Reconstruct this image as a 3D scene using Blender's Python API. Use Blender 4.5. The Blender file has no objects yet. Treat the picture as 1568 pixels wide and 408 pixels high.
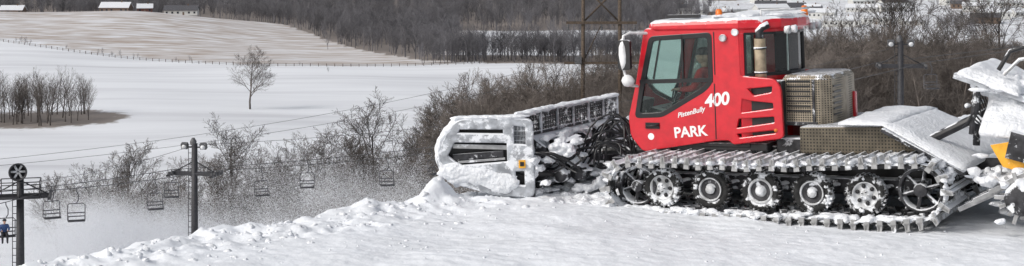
import bpy, bmesh, math, random
import numpy as np
from mathutils import Vector, Matrix, noise, Euler
random.seed(7)
R=math.radians
scene=bpy.context.scene
COL=scene.collection

# ---------------------------------------------------------------- materials
def nd(nt,t,**k):
    n=nt.nodes.new(t)
    for a,b in k.items(): setattr(n,a,b)
    return n
def mk(name,col,rough=.6,metal=0,var=.12,vscale=8,bump=0,bscale=30,snow=None,coat=0,col2=None,rnd=0):
    m=bpy.data.materials.new(name); m.use_nodes=True; nt=m.node_tree; nt.nodes.clear()
    out=nd(nt,'ShaderNodeOutputMaterial'); p=nd(nt,'ShaderNodeBsdfPrincipled')
    nt.links.new(p.outputs[0],out.inputs[0])
    tc=nd(nt,'ShaderNodeTexCoord')
    n=nd(nt,'ShaderNodeTexNoise'); n.inputs['Scale'].default_value=vscale; n.inputs['Detail'].default_value=6
    nt.links.new(tc.outputs['Object'],n.inputs['Vector'])
    mx=nd(nt,'ShaderNodeMix',data_type='RGBA')
    c2=col2 if col2 else tuple(c*(1-var*2) for c in col)
    mx.inputs[6].default_value=(*c2,1); mx.inputs[7].default_value=(*[min(1,c*(1+var)) for c in col],1)
    mr=nd(nt,'ShaderNodeMapRange'); mr.inputs[1].default_value=.35; mr.inputs[2].default_value=.65
    nt.links.new(n.outputs['Fac'],mr.inputs[0]); nt.links.new(mr.outputs[0],mx.inputs[0])
    colout=mx.outputs[2]
    if rnd:
        oi=nd(nt,'ShaderNodeObjectInfo'); hv=nd(nt,'ShaderNodeHueSaturation'); r=nd(nt,'ShaderNodeMapRange'); r.inputs[3].default_value=1-rnd; r.inputs[4].default_value=1+rnd
        nt.links.new(oi.outputs['Random'],r.inputs[0]); nt.links.new(r.outputs[0],hv.inputs['Value']); nt.links.new(colout,hv.inputs['Color']); colout=hv.outputs[0]
    p.inputs['Roughness'].default_value=rough; p.inputs['Metallic'].default_value=metal
    if coat: p.inputs['Coat Weight'].default_value=coat; p.inputs['Coat Roughness'].default_value=.1
    if snow is not None:
        up,patch=snow
        g=nd(nt,'ShaderNodeNewGeometry'); sx=nd(nt,'ShaderNodeSeparateXYZ'); nt.links.new(g.outputs['Normal'],sx.inputs[0])
        n2=nd(nt,'ShaderNodeTexNoise'); n2.inputs['Scale'].default_value=5; n2.inputs['Detail'].default_value=8; n2.inputs['Roughness'].default_value=.65
        nt.links.new(tc.outputs['Object'],n2.inputs['Vector'])
        mu=nd(nt,'ShaderNodeMath',operation='MULTIPLY'); mu.inputs[1].default_value=up
        mxx=nd(nt,'ShaderNodeMath',operation='MAXIMUM'); mxx.inputs[1].default_value=0
        nt.links.new(sx.outputs[2],mxx.inputs[0]); nt.links.new(mxx.outputs[0],mu.inputs[0])
        ad=nd(nt,'ShaderNodeMath',operation='ADD'); nt.links.new(mu.outputs[0],ad.inputs[0]); nt.links.new(n2.outputs['Fac'],ad.inputs[1])
        m3=nd(nt,'ShaderNodeMapRange'); th=1.0-patch; m3.inputs[1].default_value=th-.03; m3.inputs[2].default_value=th+.04
        nt.links.new(ad.outputs[0],m3.inputs[0])
        mx2=nd(nt,'ShaderNodeMix',data_type='RGBA'); nt.links.new(m3.outputs[0],mx2.inputs[0])
        nt.links.new(colout,mx2.inputs[6]); mx2.inputs[7].default_value=(.82,.84,.87,1); colout=mx2.outputs[2]
        if metal:
            mm=nd(nt,'ShaderNodeMath',operation='SUBTRACT'); mm.inputs[0].default_value=1; nt.links.new(m3.outputs[0],mm.inputs[1])
            m4=nd(nt,'ShaderNodeMath',operation='MULTIPLY'); m4.inputs[1].default_value=metal; nt.links.new(mm.outputs[0],m4.inputs[0]); nt.links.new(m4.outputs[0],p.inputs['Metallic'])
        rr=nd(nt,'ShaderNodeMapRange'); rr.inputs[3].default_value=rough; rr.inputs[4].default_value=.8; nt.links.new(m3.outputs[0],rr.inputs[0]); nt.links.new(rr.outputs[0],p.inputs['Roughness'])
    nt.links.new(colout,p.inputs['Base Color'])
    if bump:
        n3=nd(nt,'ShaderNodeTexNoise'); n3.inputs['Scale'].default_value=bscale; n3.inputs['Detail'].default_value=8
        nt.links.new(tc.outputs['Object'],n3.inputs['Vector'])
        b=nd(nt,'ShaderNodeBump'); b.inputs['Strength'].default_value=bump; b.inputs['Distance'].default_value=.05
        nt.links.new(n3.outputs['Fac'],b.inputs['Height']); nt.links.new(b.outputs[0],p.inputs['Normal'])
    return m
SNOW=mk('snow',(.82,.845,.88),.75,var=.04,vscale=1.2,bump=.5,bscale=7)
SNOWP=mk('packed_snow',(.83,.85,.88),.75,var=.05,vscale=4,bump=.7,bscale=22)
RED=mk('red_paint',(.60,.008,.02),.32,coat=.5,var=.06,snow=(.2,.24))
REDROOF=mk('red_roof_paint',(.62,.008,.02),.32,coat=.5,var=.06,snow=(.62,.2))
BLACK=mk('black_plastic',(.018,.018,.02),.45,var=.2,snow=(.3,.3))
BLACKC=mk('black_trim',(.012,.012,.014),.35)
RUBBER=mk('rubber',(.02,.02,.02),.8,var=.3,snow=(.2,.45),bump=.3)
TYRE=mk('tyre',(.018,.018,.018),.8,var=.3,snow=(.2,.43),bump=.3)
STEEL=mk('grouser_aluminium',(.42,.42,.42),.4,metal=.7,snow=(.35,.40))
DSTEEL=mk('dark_steel',(.05,.05,.055),.5,metal=.4,var=.3,snow=(.4,.41))
HUB=mk('hub_paint',(.6,.61,.62),.5,var=.2,snow=(.1,.42))
BLADEW=mk('blade_panel',(.42,.44,.47),.5,var=.2,snow=(.45,.46))
ORANGE=mk('orange_lens',(.85,.2,.02),.3)
YEL=mk('yellow_flap',(.85,.42,.03),.5,snow=(.3,.33))
WHITE=mk('white_plastic',(.75,.75,.75),.4,snow=(.3,.2))
DECALW=mk('decal_white',(.85,.85,.85),.5,var=.02)
BEIGE=mk('exhaust_heat_wrap',(.36,.29,.2),.6,var=.2,bump=.3,bscale=60)
BARK=mk('bark',(.20,.172,.152),.9,var=.25,rnd=.3)
BARKM=mk('bark_grove',(.16,.14,.128),.9,var=.25,rnd=.3)
BARKHAZE=mk('bark_far_hazed',(.21,.205,.22),.9,var=.3,vscale=.3,rnd=.42)  # distant bark, with blue-grey aerial haze painted into its colour
GALV=mk('galvanised_steel',(.13,.13,.135),.6,metal=.3,var=.2)
DARKM=mk('dark_mast',(.035,.035,.04),.6,var=.2)
CHAIRM=mk('chair_steel',(.10,.10,.11),.6,var=.2)
WOOD=mk('weathered_pole_wood',(.10,.075,.055),.9,var=.25)
CABLE=mk('cable',(.10,.10,.105),.6)
SKIN=mk('skin',(.5,.3,.22),.5); JRED=mk('red_jacket',(.6,.03,.03),.8); JBLUE=mk('blue_jacket',(.04,.08,.2),.8); PANTS=mk('dark_trousers',(.02,.02,.025),.8)
def perforated(name,base,hole,scale):
    m=mk(name,base,.5,metal=.3,snow=(.35,.24)); nt=m.node_tree
    p=[n for n in nt.nodes if n.type=='BSDF_PRINCIPLED'][0]; src=p.inputs['Base Color'].links[0].from_socket
    tc=nd(nt,'ShaderNodeTexCoord'); v=nd(nt,'ShaderNodeTexVoronoi'); v.inputs['Scale'].default_value=scale; v.inputs['Randomness'].default_value=0
    nt.links.new(tc.outputs['Object'],v.inputs['Vector'])
    c=nd(nt,'ShaderNodeMath',operation='LESS_THAN'); c.inputs[1].default_value=.36; nt.links.new(v.outputs['Distance'],c.inputs[0])
    mx=nd(nt,'ShaderNodeMix',data_type='RGBA'); nt.links.new(c.outputs[0],mx.inputs[0]); nt.links.new(src,mx.inputs[6]); mx.inputs[7].default_value=(*hole,1)
    nt.links.new(mx.outputs[2],p.inputs['Base Color']); return m
MESHM=perforated('perforated_sheet',(.34,.29,.22),(.05,.045,.035),30)
TREAD=perforated('dark_tread_grating',(.13,.11,.08),(.02,.018,.015),22)
def glass(name,tint,g=.12):
    m=bpy.data.materials.new(name); m.use_nodes=True; nt=m.node_tree; nt.nodes.clear()
    out=nd(nt,'ShaderNodeOutputMaterial'); mix=nd(nt,'ShaderNodeMixShader'); tr=nd(nt,'ShaderNodeBsdfTransparent'); gl=nd(nt,'ShaderNodeBsdfGlossy')
    tr.inputs[0].default_value=(*tint,1); gl.inputs['Roughness'].default_value=.05
    f=nd(nt,'ShaderNodeFresnel'); f.inputs[0].default_value=1.45
    ad=nd(nt,'ShaderNodeMath',operation='ADD'); ad.inputs[1].default_value=g; nt.links.new(f.outputs[0],ad.inputs[0])
    nt.links.new(ad.outputs[0],mix.inputs[0]); nt.links.new(tr.outputs[0],mix.inputs[1]); nt.links.new(gl.outputs[0],mix.inputs[2]); nt.links.new(mix.outputs[0],out.inputs[0])
    return m
GLASS=glass('tinted_glass',(.80,.89,.86),.0)

# ---------------------------------------------------------------- mesh builder
def icos(sub):
    bm=bmesh.new(); bmesh.ops.create_icosphere(bm,subdivisions=sub,radius=1)
    v=[x.co.copy() for x in bm.verts]; f=[[q.index for q in p.verts] for p in bm.faces]; bm.free(); return v,f
ICO={1:icos(1),2:icos(2),3:icos(3)}
class MB:
    def __init__(s): s.v=[];s.f=[];s.m=[];s.s=[];s.mats=[]
    def add(s,vs,fs,mat,smooth=False):
        if mat not in s.mats: s.mats.append(mat)
        mi=s.mats.index(mat); o=len(s.v)
        s.v+= [tuple(v) for v in vs]; s.f+=[[i+o for i in f] for f in fs]; s.m+=[mi]*len(fs); s.s+=[smooth]*len(fs)
    def box(s,c,size,mat,rot=(0,0,0)):
        M=Euler(rot).to_matrix(); h=[d/2 for d in size]
        vs=[M@Vector((x*h[0],y*h[1],z*h[2]))+Vector(c) for x in(-1,1) for y in(-1,1) for z in(-1,1)]
        s.add(vs,[[0,1,3,2],[4,6,7,5],[0,4,5,1],[2,3,7,6],[0,2,6,4],[1,5,7,3]],mat)
    def tube(s,pts,r,mat,n=8,smooth=True):
        pts=[Vector(p) for p in pts]; rs=r if isinstance(r,(list,tuple)) else [r]*len(pts); vs=[];fs=[]
        prev=None
        for i,p in enumerate(pts):
            d=(pts[min(i+1,len(pts)-1)]-pts[max(i-1,0)]); d.normalize()
            a=Vector((0,0,1)) if abs(d.z)<.9 else Vector((1,0,0))
            if prev is not None: a=prev
            u=a-d*a.dot(d)
            if u.length<1e-5: u=d.orthogonal()
            u.normalize(); w=d.cross(u); prev=u
            for k in range(n):
                t=2*math.pi*k/n; vs.append(p+(u*math.cos(t)+w*math.sin(t))*rs[i])
        for i in range(len(pts)-1):
            for k in range(n):
                k2=(k+1)%n; fs.append([i*n+k,i*n+k2,(i+1)*n+k2,(i+1)*n+k])
        fs.append(list(range(n))[::-1]); fs.append([(len(pts)-1)*n+k for k in range(n)])
        s.add(vs,fs,mat,smooth)
    def lathe(s,c,prof,mat,axis='Y',n=28,smooth=True):
        vs=[];fs=[]
        for r,h in prof:
            for k in range(n):
                t=2*math.pi*k/n; x,z=r*math.cos(t),r*math.sin(t)
                if axis=='Y': v=(x,h,z)
                elif axis=='Z': v=(x,z,h)
                else: v=(h,x,z)
                vs.append(Vector(v)+Vector(c))
        for i in range(len(prof)-1):
            for k in range(n):
                k2=(k+1)%n; fs.append([i*n+k,i*n+k2,(i+1)*n+k2,(i+1)*n+k])
        s.add(vs,fs,mat,smooth)
    def loft(s,loops,mat,smooth=False):
        n=len(loops[0]); vs=[p for l in loops for p in l]; fs=[]
        for i in range(len(loops)-1):
            for k in range(n):
                k2=(k+1)%n; fs.append([i*n+k,i*n+k2,(i+1)*n+k2,(i+1)*n+k])
        fs.append(list(range(n))[::-1]); fs.append([(len(loops)-1)*n+k for k in range(n)])
        s.add(vs,fs,mat,smooth)
    def prism(s,poly,b0,b1,mat):
        s.loft([[(x,b0,z) for x,z in poly],[(x,b1,z) for x,z in poly]],mat)
    def blob(s,c,size,mat,sub=2,amp=.35,fr=1.6):
        v,f=ICO[sub]; o=Vector((random.uniform(-50,50),random.uniform(-50,50),random.uniform(-50,50)))
        if not isinstance(size,(tuple,list)): size=(size,)*3
        out=[]
        for p in v:
            k=1+amp*noise.noise(p*fr+o)*1.6+amp*.5*noise.noise(p*fr*2.7+o)
            out.append(Vector((p.x*size[0]*k,p.y*size[1]*k,p.z*size[2]*k))+Vector(c))
        s.add(out,f,mat,True)
    def plate(s,outer,holes,b,th,mat,bev=0):
        cu=bpy.data.curves.new('t','CURVE'); cu.dimensions='2D'; cu.fill_mode='BOTH'; cu.extrude=th/2-bev; cu.bevel_depth=bev; cu.bevel_resolution=1
        for pl in [outer]+holes:
            sp=cu.splines.new('POLY'); sp.points.add(len(pl)-1)
            for i,(x,z) in enumerate(pl): sp.points[i].co=(x,z,0,1)
            sp.use_cyclic_u=True
        ob=bpy.data.objects.new('t',cu); COL.objects.link(ob); bpy.context.view_layer.update()
        dg=bpy.context.evaluated_depsgraph_get(); me=bpy.data.meshes.new_from_object(ob.evaluated_get(dg))
        vs=[(v.co.x,b+v.co.z,v.co.y) for v in me.vertices]; fs=[list(p.vertices)[::-1] for p in me.polygons]
        s.add(vs,fs,mat); bpy.data.objects.remove(ob); bpy.data.meshes.remove(me); bpy.data.curves.remove(cu)
    def obj(s,name,parent=None,loc=(0,0,0),rot=(0,0,0),bevel=0,scale=(1,1,1),melt=0):
        me=bpy.data.meshes.new(name); me.from_pydata(s.v,[],s.f)
        for m in s.mats: me.materials.append(m)
        me.polygons.foreach_set('material_index',s.m); me.polygons.foreach_set('use_smooth',s.s); me.update()
        ob=bpy.data.objects.new(name,me); COL.objects.link(ob); ob.location=loc; ob.rotation_euler=rot; ob.scale=scale
        if parent: ob.parent=parent
        if melt:
            md=ob.modifiers.new('merge','REMESH'); md.mode='VOXEL'; md.voxel_size=melt; md.use_smooth_shade=True
            sm=ob.modifiers.new('soften','SMOOTH'); sm.factor=.5; sm.iterations=3
        if bevel:
            md=ob.modifiers.new('bevel','BEVEL'); md.width=bevel; md.segments=2; md.limit_method='ANGLE'; md.angle_limit=R(40)
        return ob
def empty(name,loc=(0,0,0),rot=(0,0,0),parent=None):
    e=bpy.data.objects.new(name,None); COL.objects.link(e); e.location=loc; e.rotation_euler=rot
    if parent: e.parent=parent
    return e
def rounded(poly,r=.04,n=4):
    out=[]; L=len(poly)
    for i in range(L):
        p=Vector(poly[i]);a=Vector(poly[i-1]);c=Vector(poly[(i+1)%L])
        da=(a-p);dc=(c-p); k=min(r,da.length*.45,dc.length*.45); A=p+da.normalized()*k; C=p+dc.normalized()*k
        for j in range(n+1):
            t=j/n; q=A*(1-t)**2+p*2*t*(1-t)+C*t*t; out.append((q.x,q.y))
    return out

# ---------------------------------------------------------------- terrain
CAMZ=3.6
def ss(x,a,b):
    t=np.clip((x-a)/(b-a),0,1); return t*t*(3-2*t)
def H(x,y):
    x=np.asarray(x,float); y=np.asarray(y,float)
    t=(x+1)*(-.731)+(y-23)*.683
    yn=np.minimum(24+1.2*t,400); w=ss(y,60,160); ye=yn*(1-w)+y*w
    g=np.interp(ye,[-1e4,21,24,30,45,110,200,300,1000,1300,2000,4000,7000],[-.4,-.4,-1.6,-5,-9,-19,-36,-45,-45,-34,20,70,90])
    g=g+9*ss(x,-25,45)*ss(y,60,150)*(1-ss(y,200,380))
    hx=np.where(x<-240,0,(x+240)/95.0); hy=(y-930)/np.where(y<930,120.,100.)
    g=g+15*np.exp(-hx**2-hy**2)
    far=ss(y,250,400)
    g=g+far*(.8*np.sin(x*.021+1)*np.cos(y*.017)+.35*np.sin(x*.06+y*.03))
    g=g+ss(y,1100,1800)*(8*np.sin(x*.006+.5)+5*np.sin(x*.017+y*.004))
    return g
def h1(x,y): return float(H(x,y))
FX=[-600,-268,-177,-108,-10,200]; FY=[840,800,729,682,688,690]
WX=[-600,-330,-200,-144,-80,-42,-10,60,600]; WY=[1090,1080,1050,965,800,715,688,688,688]
ang=np.concatenate([np.linspace(-180,-45,40,endpoint=False),np.linspace(-45,45,420,endpoint=False),np.linspace(45,180,40,endpoint=False)])
ang=np.radians(ang); rad=np.concatenate([[3,8,14,18],np.geomspace(20,7000,300)])
A,RR=np.meshgrid(ang,rad); X=np.sin(A)*RR; Y=np.cos(A)*RR; Z=H(X,Y)
nv,nr=len(ang),len(rad)
verts=np.stack([X.ravel(),Y.ravel(),Z.ravel()],1); verts=np.vstack([verts,[[0,0,-.4]]])
faces=[]
for i in range(nr-1):
    for j in range(nv):
        j2=(j+1)%nv; faces.append((i*nv+j,i*nv+j2,(i+1)*nv+j2,(i+1)*nv+j))
c0=len(verts)-1
for j in range(nv): faces.append((c0,(j+1)%nv,j))
me=bpy.data.meshes.new('ground'); me.from_pydata(verts.tolist(),[],faces); me.polygons.foreach_set('use_smooth',[True]*len(faces))
vx,vy=verts[:,0],verts[:,1]
fence_y=np.interp(vx,FX,FY); wood_y=np.interp(vx,WX,WY)
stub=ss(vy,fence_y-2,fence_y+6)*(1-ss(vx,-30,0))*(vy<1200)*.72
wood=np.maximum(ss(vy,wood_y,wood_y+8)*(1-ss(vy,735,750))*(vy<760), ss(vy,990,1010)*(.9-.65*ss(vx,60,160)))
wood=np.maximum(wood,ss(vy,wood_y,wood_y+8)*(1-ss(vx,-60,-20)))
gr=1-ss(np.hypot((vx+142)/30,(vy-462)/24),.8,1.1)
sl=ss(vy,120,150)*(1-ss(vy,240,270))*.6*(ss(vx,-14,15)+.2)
ca=me.color_attributes.new('cover','FLOAT_COLOR','POINT')
d=np.zeros((len(verts),4)); d[:,0]=stub; d[:,1]=np.maximum(np.maximum(wood,gr*.75),sl); d[:,3]=1
ca.data.foreach_set('color',d.ravel())
m=bpy.data.materials.new('snowy_ground'); m.use_nodes=True; nt=m.node_tree; p=nt.nodes['Principled BSDF']; p.inputs['Roughness'].default_value=.85
at=nd(nt,'ShaderNodeAttribute',attribute_name='cover'); sp=nd(nt,'ShaderNodeSeparateColor'); nt.links.new(at.outputs['Color'],sp.inputs[0])
tc=nd(nt,'ShaderNodeTexCoord')
def nz(scale,vec=(1,1,1),det=8):
    mp=nd(nt,'ShaderNodeMapping'); mp.inputs['Scale'].default_value=vec; nt.links.new(tc.outputs['Object'],mp.inputs[0])
    n=nd(nt,'ShaderNodeTexNoise'); n.inputs['Scale'].default_value=scale; n.inputs['Detail'].default_value=det; nt.links.new(mp.outputs[0],n.inputs['Vector']); return n.outputs['Fac']
def thr(src,cov,lo=.7,width=.25):
    a=nd(nt,'ShaderNodeMath',operation='ADD'); nt.links.new(src,a.inputs[0]); nt.links.new(cov,a.inputs[1])
    r=nd(nt,'ShaderNodeMapRange'); r.inputs[1].default_value=lo; r.inputs[2].default_value=lo+width; nt.links.new(a.outputs[0],r.inputs[0])
    mu=nd(nt,'ShaderNodeMath',operation='MULTIPLY')
    c=nd(nt,'ShaderNodeMapRange'); c.inputs[1].default_value=.0; c.inputs[2].default_value=.25; nt.links.new(cov,c.inputs[0])
    nt.links.new(r.outputs[0],mu.inputs[0]); nt.links.new(c.outputs[0],mu.inputs[1]); return mu.outputs[0]
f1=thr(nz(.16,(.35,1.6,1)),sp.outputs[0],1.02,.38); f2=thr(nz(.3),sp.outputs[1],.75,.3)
def ramp(src,a,b,c,d_):
    st=nd(nt,'ShaderNodeMapRange'); st.inputs[1].default_value=a; st.inputs[2].default_value=b; st.inputs[3].default_value=c; st.inputs[4].default_value=d_; nt.links.new(src,st.inputs[0]); return st.outputs[0]
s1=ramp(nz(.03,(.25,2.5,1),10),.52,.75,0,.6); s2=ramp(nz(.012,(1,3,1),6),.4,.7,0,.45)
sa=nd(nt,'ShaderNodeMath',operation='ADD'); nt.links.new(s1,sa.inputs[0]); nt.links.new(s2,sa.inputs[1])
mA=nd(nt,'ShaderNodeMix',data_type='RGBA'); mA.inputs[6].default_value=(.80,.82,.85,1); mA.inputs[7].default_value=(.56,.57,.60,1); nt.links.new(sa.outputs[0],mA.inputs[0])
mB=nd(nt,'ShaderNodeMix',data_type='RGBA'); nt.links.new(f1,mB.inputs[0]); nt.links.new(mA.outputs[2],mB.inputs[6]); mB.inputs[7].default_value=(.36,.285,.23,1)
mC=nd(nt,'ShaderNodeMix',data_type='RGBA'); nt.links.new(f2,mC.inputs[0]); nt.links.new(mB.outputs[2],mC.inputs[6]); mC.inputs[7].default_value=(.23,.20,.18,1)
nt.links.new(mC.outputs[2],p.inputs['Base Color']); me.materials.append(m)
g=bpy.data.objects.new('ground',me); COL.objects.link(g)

# ---------------------------------------------------------------- snow mound under the machine
xs=np.concatenate([np.linspace(-30,-8,40,endpoint=False),np.linspace(-8,12,400,endpoint=False),np.linspace(12,40,50)])
ys=np.concatenate([np.linspace(-10,16,30,endpoint=False),np.linspace(16,26,260,endpoint=False),np.linspace(26,60,100)])
def mound(x,y):
    V=Vector((x,y,0))
    t=(x+1)*(-.731)+(y-23)*.683
    tn=t+.34*noise.noise(V*.9)+.2*noise.noise(V*2.3)+.06*noise.noise(V*5)
    z=.06*noise.noise(V*.6)+.03*noise.noise(V*1.7)
    z+=.013*noise.noise(V*6)*(1 if y<26 else 0)
    e=math.exp(-((tn+.3)/.8)**2)
    z+=e*(.0+.10*abs(noise.noise(V*2.2+Vector((5,0,0))))+.06*noise.noise(V*4.5)+.035*noise.noise(V*11))
    if y<24: z+=.008*noise.noise(V*14)
    z+=.32*math.exp(-(((x+1.12)/.26)**2+((y-22.9)/.4)**2))
    z+=.08*math.exp(-(((x+2.0)/.5)**2+((y-22.0)/.6)**2))
    q=(x*.460+y*.888); pr=1 if tn<-1.2 else 0
    z+=pr*.006*math.sin(q*26+2*noise.noise(V*.8))*max(0,noise.noise(V*.35+Vector((9,9,0)))+.4)
    if tn>0: z-= .75*tn*min(1,tn/.5)
    return z
vs=[(float(x),float(y),mound(x,y)) for y in ys for x in xs]; nx=len(xs)
fs=[(j*nx+i,j*nx+i+1,(j+1)*nx+i+1,(j+1)*nx+i) for j in range(len(ys)-1) for i in range(nx-1)]
me=bpy.data.meshes.new('snow_mound'); me.from_pydata(vs,[],fs); me.polygons.foreach_set('use_smooth',[True]*len(fs)); me.materials.append(SNOW)
ob=bpy.data.objects.new('snow_mound',me); COL.objects.link(ob)
mb=MB()
for i in range(420):
    u=random.uniform(-8,1.0); t=-abs(random.gauss(0,.75))+.1
    x=-1+.683*u-.731*t; y=23+.731*u+.683*t
    s=random.choice([.012,.015,.02,.025,.03,.045]) * random.uniform(.7,1.3)
    mb.blob((x,y,mound(x,y)-s*.1),(s*random.uniform(.9,1.6),s,s*.9),SNOWP,1,.5)
for i in range(300):
    x=random.uniform(-4,9); y=random.uniform(18.3,24)
    s=random.uniform(.008,.02); mb.blob((x,y,mound(x,y)),s,SNOWP,1,.5)
mb.obj('snow_clods')

# ---------------------------------------------------------------- groomer
TH=R(27.4)
G=empty('snow_groomer',(2.08,21.9,-.05),(0,R(-2.0),-TH))
def trackpath():
    P=[]
    for i in range(13):
        a=R(90+i*15); P.append((-.47+.33*math.cos(a),.355+.33*math.sin(a)))
    for i in range(1,12): P.append((-.47+i*.33,.025))
    for i in range(13):
        a=R(-80+i*14); P.append((3.55+.35*math.cos(a),.43+.35*math.sin(a)))
    for i in range(1,12):
        t=i/12; P.append((3.55+(-.47-3.55)*t,.78+(.685-.78)*t-.05*math.sin(math.pi*t)**2+.012*math.sin(t*40)))
    return P
def resample(P,n):
    P=[Vector(p) for p in P]; P.append(P[0]); L=[0]
    for i in range(1,len(P)): L.append(L[-1]+(P[i]-P[i-1]).length)
    out=[]
    for k in range(n):
        s=L[-1]*k/n; i=max(j for j in range(len(L)) if L[j]<=s); i=min(i,len(P)-2)
        t=(s-L[i])/(L[i+1]-L[i]); p=P[i].lerp(P[i+1],t); d=(P[i+1]-P[i]).normalized(); out.append((p,d))
    return out
TP=trackpath()
def make_track(name,b0,b1,near):
    mb=MB(); sn=MB(); dense=resample(TP,120)
    for c,w in ((.16,.2),(.52,.22),(.92,.22),(1.22,.16)):
        y0=b0+c-w/2; y1=y0+w
        l=[]
        for p,d in dense:
            n=Vector((d.y,-d.x))
            l.append([(p.x,y0,p.y),(p.x,y1,p.y),(p.x+n.x*.03,y1,p.y+n.y*.03),(p.x+n.x*.03,y0,p.y+n.y*.03)])
        vs=[v for q in l for v in q]; fs=[]; N=len(l)
        for i in range(N):
            j=(i+1)%N
            for k in range(4): fs.append([i*4+k,i*4+(k+1)%4,j*4+(k+1)%4,j*4+k])
        mb.add(vs,fs,RUBBER)
    for i,(p,d) in enumerate(resample(TP,58)):
        n=Vector((d.y,-d.x)); top=(p.y>.6)
        def pt(al,out,b): q=p+d*al+n*out; return (q.x,b,q.y)
        for (w,o0,o1) in ((.05,.028,.05),(.016,.05,.115)):
            A_=[pt(-w,o0,b0),pt(w,o0,b0),pt(w*.6,o1,b0),pt(-w*.6,o1,b0)]; B_=[pt(-w,o0,b1),pt(w,o0,b1),pt(w*.6,o1,b1),pt(-w*.6,o1,b1)]
            mb.loft([A_,B_],STEEL)
        for b in (b0+.0,b1-.05):
            A_=[pt(-.03,-.03,b),pt(.05,-.03,b),pt(.035,.12,b),pt(-.02,.14,b)]; B_=[(x,y+.05,z) for x,y,z in A_]
            mb.loft([A_,B_],STEEL)
        for b in (b0+.34,b0+.7,b0+1.07):
            A_=[pt(-.05,-.07,b),pt(.05,-.07,b),pt(.03,.03,b),pt(-.03,.03,b)]; mb.loft([A_,[(x,y+.03,z) for x,y,z in A_]],DSTEEL)
        if near:
            if top:
                for k in range(12):
                    q=p+d*random.uniform(-.06,.06)+n*.06
                    sn.blob((q.x,b0+random.uniform(.02,1.28),q.y),(.07,random.uniform(.05,.16),.04),SNOWP,1)
            else:
                for k in range(5):
                    q=p+d*random.uniform(-.08,.08)+n*random.uniform(-.03,.05)
                    sn.blob((q.x,b0+random.uniform(.0,1.1),q.y),(.05,random.uniform(.04,.14),.035),SNOWP,1)
    if near:
        for i in range(110):
            sn.blob((random.uniform(-.6,3.5),random.uniform(.03,.24),random.uniform(.03,.085)),(random.uniform(.05,.12),.06,random.uniform(.02,.05)),SNOWP,1)
        sn.obj('track_snow',G,melt=.018)
    return mb.obj(name,G)
make_track('track_near',0,1.32,True); make_track('track_far',2.78,4.1,False)
def wheel(mb,a,c,b,r,style):
    mb.lathe((a,b,c),[(.001,.22),(r*.8,.22),(r*.97,.2),(r,.15),(r,.07),(r*.96,.02),(r*.84,0),(r*.66,.012),(r*.63,.03)],TYRE)
    for k in range(26):
        t=k*2*math.pi/26; mb.box((a+r*.985*math.cos(t),b+.08,c+r*.985*math.sin(t)),(.03,.14,.03),TYRE,(0,-t,0))
    rimm=HUB if style!=1 else DSTEEL
    mb.lathe((a,b,c),[(r*.64,.008),(r*.6,.005),(r*.57,.05),(r*.3,.065),(r*.28,.03),(r*.2,.0),(.001,-.005)],rimm)
    if style in(1,2):
        mb.lathe((a,b,c),[(r*.60,.0),(r*.54,-.006),(r*.52,.04)],HUB)
        mb.lathe((a,b,c),[(r*.24,.01),(r*.2,-.03),(.001,-.035)],HUB)
        mb.lathe((a,b,c),[(r*.5,.03),(r*.3,.035)],DSTEEL)
    for k in range(8 if style else 6):
        t=2*math.pi*k/(8 if style else 6)+a
        mb.lathe((a+r*.42*math.cos(t),b,c+r*.42*math.sin(t)),[(.028,.052),(.028,.035),(.001,.034)],BLACKC,n=10)
    for k in range(5):
        t=2*math.pi*k/5; mb.lathe((a+r*.17*math.cos(t),b-.006,c+r*.17*math.sin(t)),[(.012,.01),(.012,-.012),(.001,-.013)],DSTEEL,n=6)
    for k in range(5):
        t=random.uniform(0,6.28); mb.blob((a+r*.8*math.cos(t),b+.01,c+r*.8*math.sin(t)),(.035,.015,.03),SNOWP,1)
mb=MB()
for i in range(5): wheel(mb,-.09+i*.727,.345,.27,.275,[0,1,2,1,0][i])
for i in range(5): wheel(mb,-.09+i*.727,.345,3.1,.275,0)
mb.obj('road_wheels',G)
mb=MB()
for a,c,r in ((-.47,.355,.28),(3.55,.43,.3)):
    mb.lathe((a,.3,c),[(r,.2),(r,0),(r*.86,0),(r*.86,.2)],DSTEEL)
    mb.lathe((a,.3,c),[(r*.3,.1),(r*.3,-.03),(.001,-.04)],DSTEEL)
    for k in range(6):
        t=k*math.pi/3+.3; mb.tube([(a,.36,c),(a+r*.9*math.cos(t),.36,c+r*.9*math.sin(t))],.028,DSTEEL,6)
for k in range(14):
    t=k*2*math.pi/14; mb.box((3.55+.31*math.cos(t),.42,.43+.31*math.sin(t)),(.06,.12,.05),DSTEEL,(0,-t,0))
mb.box((1.5,.85,.4),(4.1,.25,.2),DSTEEL); mb.box((1.5,1.0,.45),(3.9,.05,.4),BLACKC)
for i in range(5): mb.tube([(-.09+i*.727,.5,.345),(.25+i*.727,.85,.42)],.05,DSTEEL)
mb.obj('suspension',G,bevel=.01)
mb=MB()
mb.box((1.4,2.05,.6),(4.3,1.35,.5),DSTEEL)
mb.box((.2,2.05,.84),(2.0,1.8,.12),BLACK)
mb.box((2.1,1.45,.83),(1.6,.4,.3),DSTEEL)
mb.obj('chassis',G,bevel=.02)
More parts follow.
